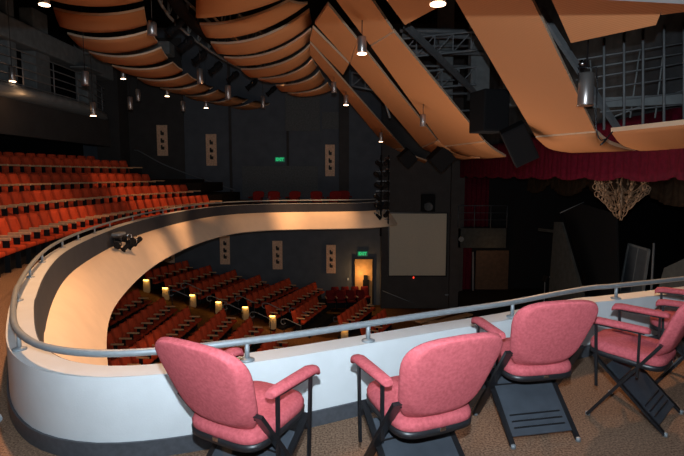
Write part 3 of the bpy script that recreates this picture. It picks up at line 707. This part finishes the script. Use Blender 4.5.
# ------------------------------------------------------------------ stage opening
def drape(x, y0, y1, ztop, zbot, amp, sc_w, n, fold, name, m, label, cat, step=.06):
    ys = [y0 + i * step for i in range(int((y1 - y0) / step) + 1)]
    rows = []
    for j in range(9):
        t = j / 8; r = []
        for y in ys:
            sc_ = abs(math.sin(PI * (y - y0) / sc_w)) ** .7
            zb = zbot - amp * (sc_ - .5)
            r.append((x + fold * math.sin(y * 21) * (.4 + .6 * t) + fold * .6 * math.sin(y * 9.3 + 3 * t), y, ztop + (zb - ztop) * t))
        rows.append(r)
    return tag(MB().grid(rows, thick=(.03, 0, 0)).build(name, m), label, cat)
drape(XS - .05, 4.0, 25.7, 2.75, 1.52, .10, 1.7, 0, .03, 'valance', 'velour', 'long crimson scalloped velour valance across the stage opening', 'curtain')
drape(XS + 2.7, 5.0, 24.0, 2.7, 1.05, .5, 3.3, 0, .04, 'swag_drape', 'gold', 'dim brown scalloped swag drape behind the crimson valance', 'curtain', .08)
# crimson leg curtains at the far side
def leg(px0, px1, py0, py1, y, label, m='velour'):
    a = at(px0, py0, y=y); b = at(px1, py1, y=y); xs = [a.x + i * .04 for i in range(max(3, int((b.x - a.x) / .04) + 1))]
    rows = [[(x, y + .04 * math.sin(x * 26), a.z + (b.z - a.z) * j / 3) for x in xs] for j in range(4)]
    tag(MB().grid(rows, thick=(0, .03, 0)).build('leg_curtain', m), label, 'curtain')
leg(463, 488, 178, 230, 26.33, 'crimson leg curtain hanging above the side stage platform')
leg(461, 471, 248, 312, 26.2, 'narrow crimson leg curtain below the side stage platform')
a = at(458, 228, y=25.6); b = at(506, 248, y=25.6)
t = empty('side_platform', ((a.x + b.x) / 2, 25.6, b.z), 0, 'dark grey side stage platform with pipe railing beside the curtain', 'platform')
W_ = b.x - a.x; H_ = a.z - b.z
MB().box((0, .3, H_ / 2), (W_, .6, H_), bev=.02).build('front', 'grey', t)
MB().tube([(-W_ / 2, 0, H_ + 1.1), (W_ / 2, 0, H_ + 1.1)], .025, 6).tube([(-W_ / 2, 0, H_ + .75), (W_ / 2, 0, H_ + .75)], .018, 6).tube([(-W_ / 2, 0, H_ + .4), (W_ / 2, 0, H_ + .4)], .018, 6).build('railing', 'base', t)
for k in range(4): MB().tube([(-W_ / 2 + W_ * k / 3, 0, H_), (-W_ / 2 + W_ * k / 3, 0, H_ + 1.1)], .025, 6).build('railing_post', 'base', t)
p = at(461, 239, y=25.55); tag(MB().lathe((p.x, 25.5, p.z), [(.12, -.05), (.14, 0), (.12, .05)], 14, Matrix.Rotation(PI / 2, 3, 'X')).build('wall_lamp', 'concrete'), 'round grey wall fixture at the left of the side platform', 'lamp')
a = at(477, 251, y=26.0); b = at(508, 312, y=26.0)
struct(MB().box(((a.x + b.x) / 2, 26.2, (a.z + b.z) / 2), (b.x - a.x, .1, a.z - b.z)), 'door_2', 'doorwood')
tag(MB().tube([at(473, 252, y=25.9), at(473, 310, y=25.9)], .05, 8).build('standing_pipe', 'truss'), 'vertical grey pipe left of the brown stage door', 'pipe')
# proscenium return
struct(MB().box((XS - .2, 25.95, 1.5), (.5, .7, 15)), 'trim_22', 'wallb')
# scenery on stage
def flat(poly, x, th, name, m, label, cat='scenery'):
    pts = [at(px, py, x=x) for px, py in poly]
    return tag(MB().prism(pts, (th, 0, 0)).build(name, m), label, cat)
flat([(554, 222), (561, 222), (584, 300), (548, 300)], 7.4, .08, 'scenery_flat', 'grey', 'dim grey tapering scenery flat standing on the dark stage')
flat([(563, 212), (582, 204), (616, 214), (618, 300), (590, 300)], 8.3, .06, 'scenery_flat', 'dark', 'black slanted scenery panel right of the grey tapering flat')
pipes([((560, 213), (584, 202))], 'scenery_pole', 'thin pale pole along the top of the black panel', 17, r=.012, cat='pole')
flat([(538, 228), (556, 230), (556, 233), (538, 231)], 7.6, .3, 'scenery_shelf', 'grey', 'small grey shelf left of the tapering flat')
t = empty('window_flat', (0, 0, 0), 0, 'pale grey framed window unit leaning on the dark stage', 'scenery')
pts = [(629, 244), (649, 250), (643, 292), (620, 292)]
w3 = [at(px, py, x=9.0) for px, py in pts]
MB().prism(w3, (.05, 0, 0)).build('pane', 'pale', t)
m = MB()
for a, b in zip(w3, w3[1:] + w3[:1]): m.bar(a, b, .06)
m.bar((w3[0] + w3[1]) / 2, (w3[2] + w3[3]) / 2, .03); m.build('frame', 'concrete', t)
pipes([((654, 243), (646, 391))], 'scenery_pole', 'grey leaning pole beside the pale window unit', 14, r=.03, cat='pole')
flat([(664, 268), (690, 256), (690, 300), (655, 300)], 7.0, .06, 'scenery_flat', 'grey', 'sloped grey scenery ramp side at the right edge of the stage')
# clutter: chairs and music stands silhouettes
for i, (px, py) in enumerate([(545, 280), (553, 277), (562, 283), (571, 281)]):
    p = at(px, py, x=8.2); t = empty('music_stand', (p.x, p.y, -4.2), 0, 'dim music stand on stage, %s from left near the grey flat' % ORD[i], 'music stand', 'music stands on the stage')
    MB().tube([(0, 0, 0), (0, 0, p.z + 4.2)], .02, 6).build('pole', 'truss', t); MB().box((0, 0, p.z + 4.25), (.06, .4, .25), Matrix.Rotation(.4, 3, 'Y'), bev=.01).build('desk', 'truss' if i % 2 else 'black', t)
# chandelier: brass scroll cluster
pc = at(621, 198, x=7.1); t = empty('chandelier', pc, 0, 'ornate antique brass chandelier of curling arms hanging over the stage', 'chandelier')
MB().tube([(0, 0, .2), (0, 0, 3)], .012, 6).build('chain', 'iron', t)
MB().lathe((0, 0, 0), [(.01, -.5), (.06, -.42), (.03, -.3), (.10, -.15), (.05, 0), (.07, .2), (.02, .35)], 12).build('stem', 'iron', t)
for tier, (nr, R0, z0) in enumerate([(15, .60, .24), (13, .60, .08), (11, .52, -.06), (9, .42, -.2), (6, .26, -.33), (3, .12, -.42)]):
    for k in range(nr):
        a = 2 * PI * (k + .5 * tier) / nr; ca, sa = math.cos(a), math.sin(a); pts = []
        Rk = R0 * random.uniform(.82, 1.04); zk = z0 + random.uniform(-.04, .05)
        for j in range(13):
            u = j / 12; r = Rk * u; z = zk - .16 * math.sin(u * PI) + .10 * u
            pts.append((ca * r, sa * r, z))
        for j in range(10):
            b = j / 9 * PI * 2.2; rr = .10 * (1 - j / 13)
            pts.append((ca * (Rk + .01 + rr * math.sin(b)), sa * (Rk + .01 + rr * math.sin(b)), zk + .20 - rr * math.cos(b)))
        am = MB().tube(pts, .011, 5).build('arm', 'iron', t)
        MB().lathe((ca * Rk, sa * Rk, zk + .1), [(.012, 0), (.04, .02), (.03, .05), (.012, .12)], 8).build('candle_cup', 'iron', am)
# loose dark pit items right of far seats (stacked pale boards under the rail)
for i, (q0, q1) in enumerate([((400, 318), (440, 322)), ((418, 322), (452, 312)), ((425, 326), (470, 314)), ((436, 313), (462, 311))]):
    a = at(*q0, z=-4.6 + .14 * i); b = at(*q1, z=-4.6 + .14 * i)
    tag(MB().bar(a, b, .3, .06).build('wooden_board', 'wood'), 'pale wooden board, %s from left, lying in the pit below the screen' % ORD[i], 'board', 'wooden boards in the pit')
# aisle handrail tip at the lower left edge
tp = at(1, 419, z=.5); t = empty('aisle_handrail', (tp.x, tp.y, 0), 0, 'rounded grey handrail tip at the left edge beside the white parapet', 'handrail')
MB().tube([(-.9, 0, .5), (-.05, 0, .5), (-.01, 0, .5), (.0, 0, .5)], .028, 12, rs=[.028, .028, .022, .01]).build('pipe', 'steel', t); MB().tube([(-.14, 0, .5), (-.14, 0, 0)], .02, 8).build('post', 'steel', t)
# ------------------------------------------------------------------ light
def light(kind, loc, e, col, size=.1, tgt=None, ang=80, blend=.5, name='light'):
    l = bpy.data.lights.new(name, kind); l.energy = e; l.color = col; l.shadow_soft_size = size
    o = bpy.data.objects.new(name, l); C.objects.link(o); o.location = loc
    if kind == 'SPOT':
        l.spot_size = math.radians(ang); l.spot_blend = blend
        d = Vector(tgt) - Vector(loc); o.rotation_euler = d.to_track_quat('-Z', 'Y').to_euler()
    return o
light('SPOT', (0, -.02, 1.6 + .24), 1320, (.76, .89, 1.0), .02, (0, 10, 1.77 + 4.6), 155, 1.0, name='camera_flash')
WARM = (1, .52, .24)
for loc, tgt, e, ang in [((-3.6, 8.0, 5.0), (-5.9, 8.2, 0), 330, 36), ((-3.6, 11.5, 5.0), (-6.2, 12.0, 0), 480, 30), ((-3.6, 15.5, 4.8), (-6.2, 16, 0), 560, 34), ((-4.0, 18.5, 4.8), (-5.8, 18, 0), 450, 36),
                         ((-5.6, 14.2, 4.8), (-7.2, 17.2, .8), 330, 32), ((-5.6, 11, 4.8), (-7.4, 12.8, 1), 260, 28),
                         ((-2.7, 5.3, 5.0), (-3.2, 4.6, 0), 1150, 95), ((-1.6, 9.5, 4.4), (-3.6, 8.6, 0), 560, 125),
                         ((2.9, 6.0, 2.4), (2.6, 3.3, 0), 190, 80),
                         ((-2.2, 18.0, 6.0), (-4.2, 21, -4), 1600, 40), ((-1.5, 15, 6.0), (-5.5, 16.5, -4), 1500, 32), ((-1.8, 12, 6.0), (-4.4, 14.0, -4), 1100, 34), ((0, 19.0, 6.0), (-1.5, 21.5, -5), 1500, 32), ((2, 18, 4.5), (1.6, 21, -5), 90, 30),
                         ((-1.8, 18.2, 3.4), (-2.8, 20.4, -.1), 130, 80), ((.6, 18.6, 3.4), (.4, 20.8, -.1), 60, 90)]:
    light('SPOT', loc, e, WARM, .08, tgt, ang, .8, 'house_spot')
light('POINT', (1.0, 25.9, -3.4), 26, (1, .56, .22), .1, name='doorway_light')
p = at(492, 265, y=25.3); light('POINT', (p.x, 24.6, -1.9), 6, (1, .5, .2), .1, name='stage_door_light')
p = at(6, 92, x=-10.0); light('POINT', (-9.4, p.y, p.z - .2), 6, WARM, .05, name='gallery_light')
w = bpy.data.worlds.new('world'); sc.world = w; w.use_nodes = True
w.node_tree.nodes['Background'].inputs[0].default_value = (.8, .85, 1, 1); w.node_tree.nodes['Background'].inputs[1].default_value = .0
light('POINT', (2.0, 10.5, -1.0), 430, (1, .84, .72), 2.0, name='hall_fill')  # added fill light without any fixture, lifts ceiling panels and far walls
vs = sc.view_settings; vs.view_transform = 'Standard'; vs.look = 'None'; vs.gamma = 1; vs.use_curve_mapping = False; vs.exposure = 0
print('SEATS', seat_count)
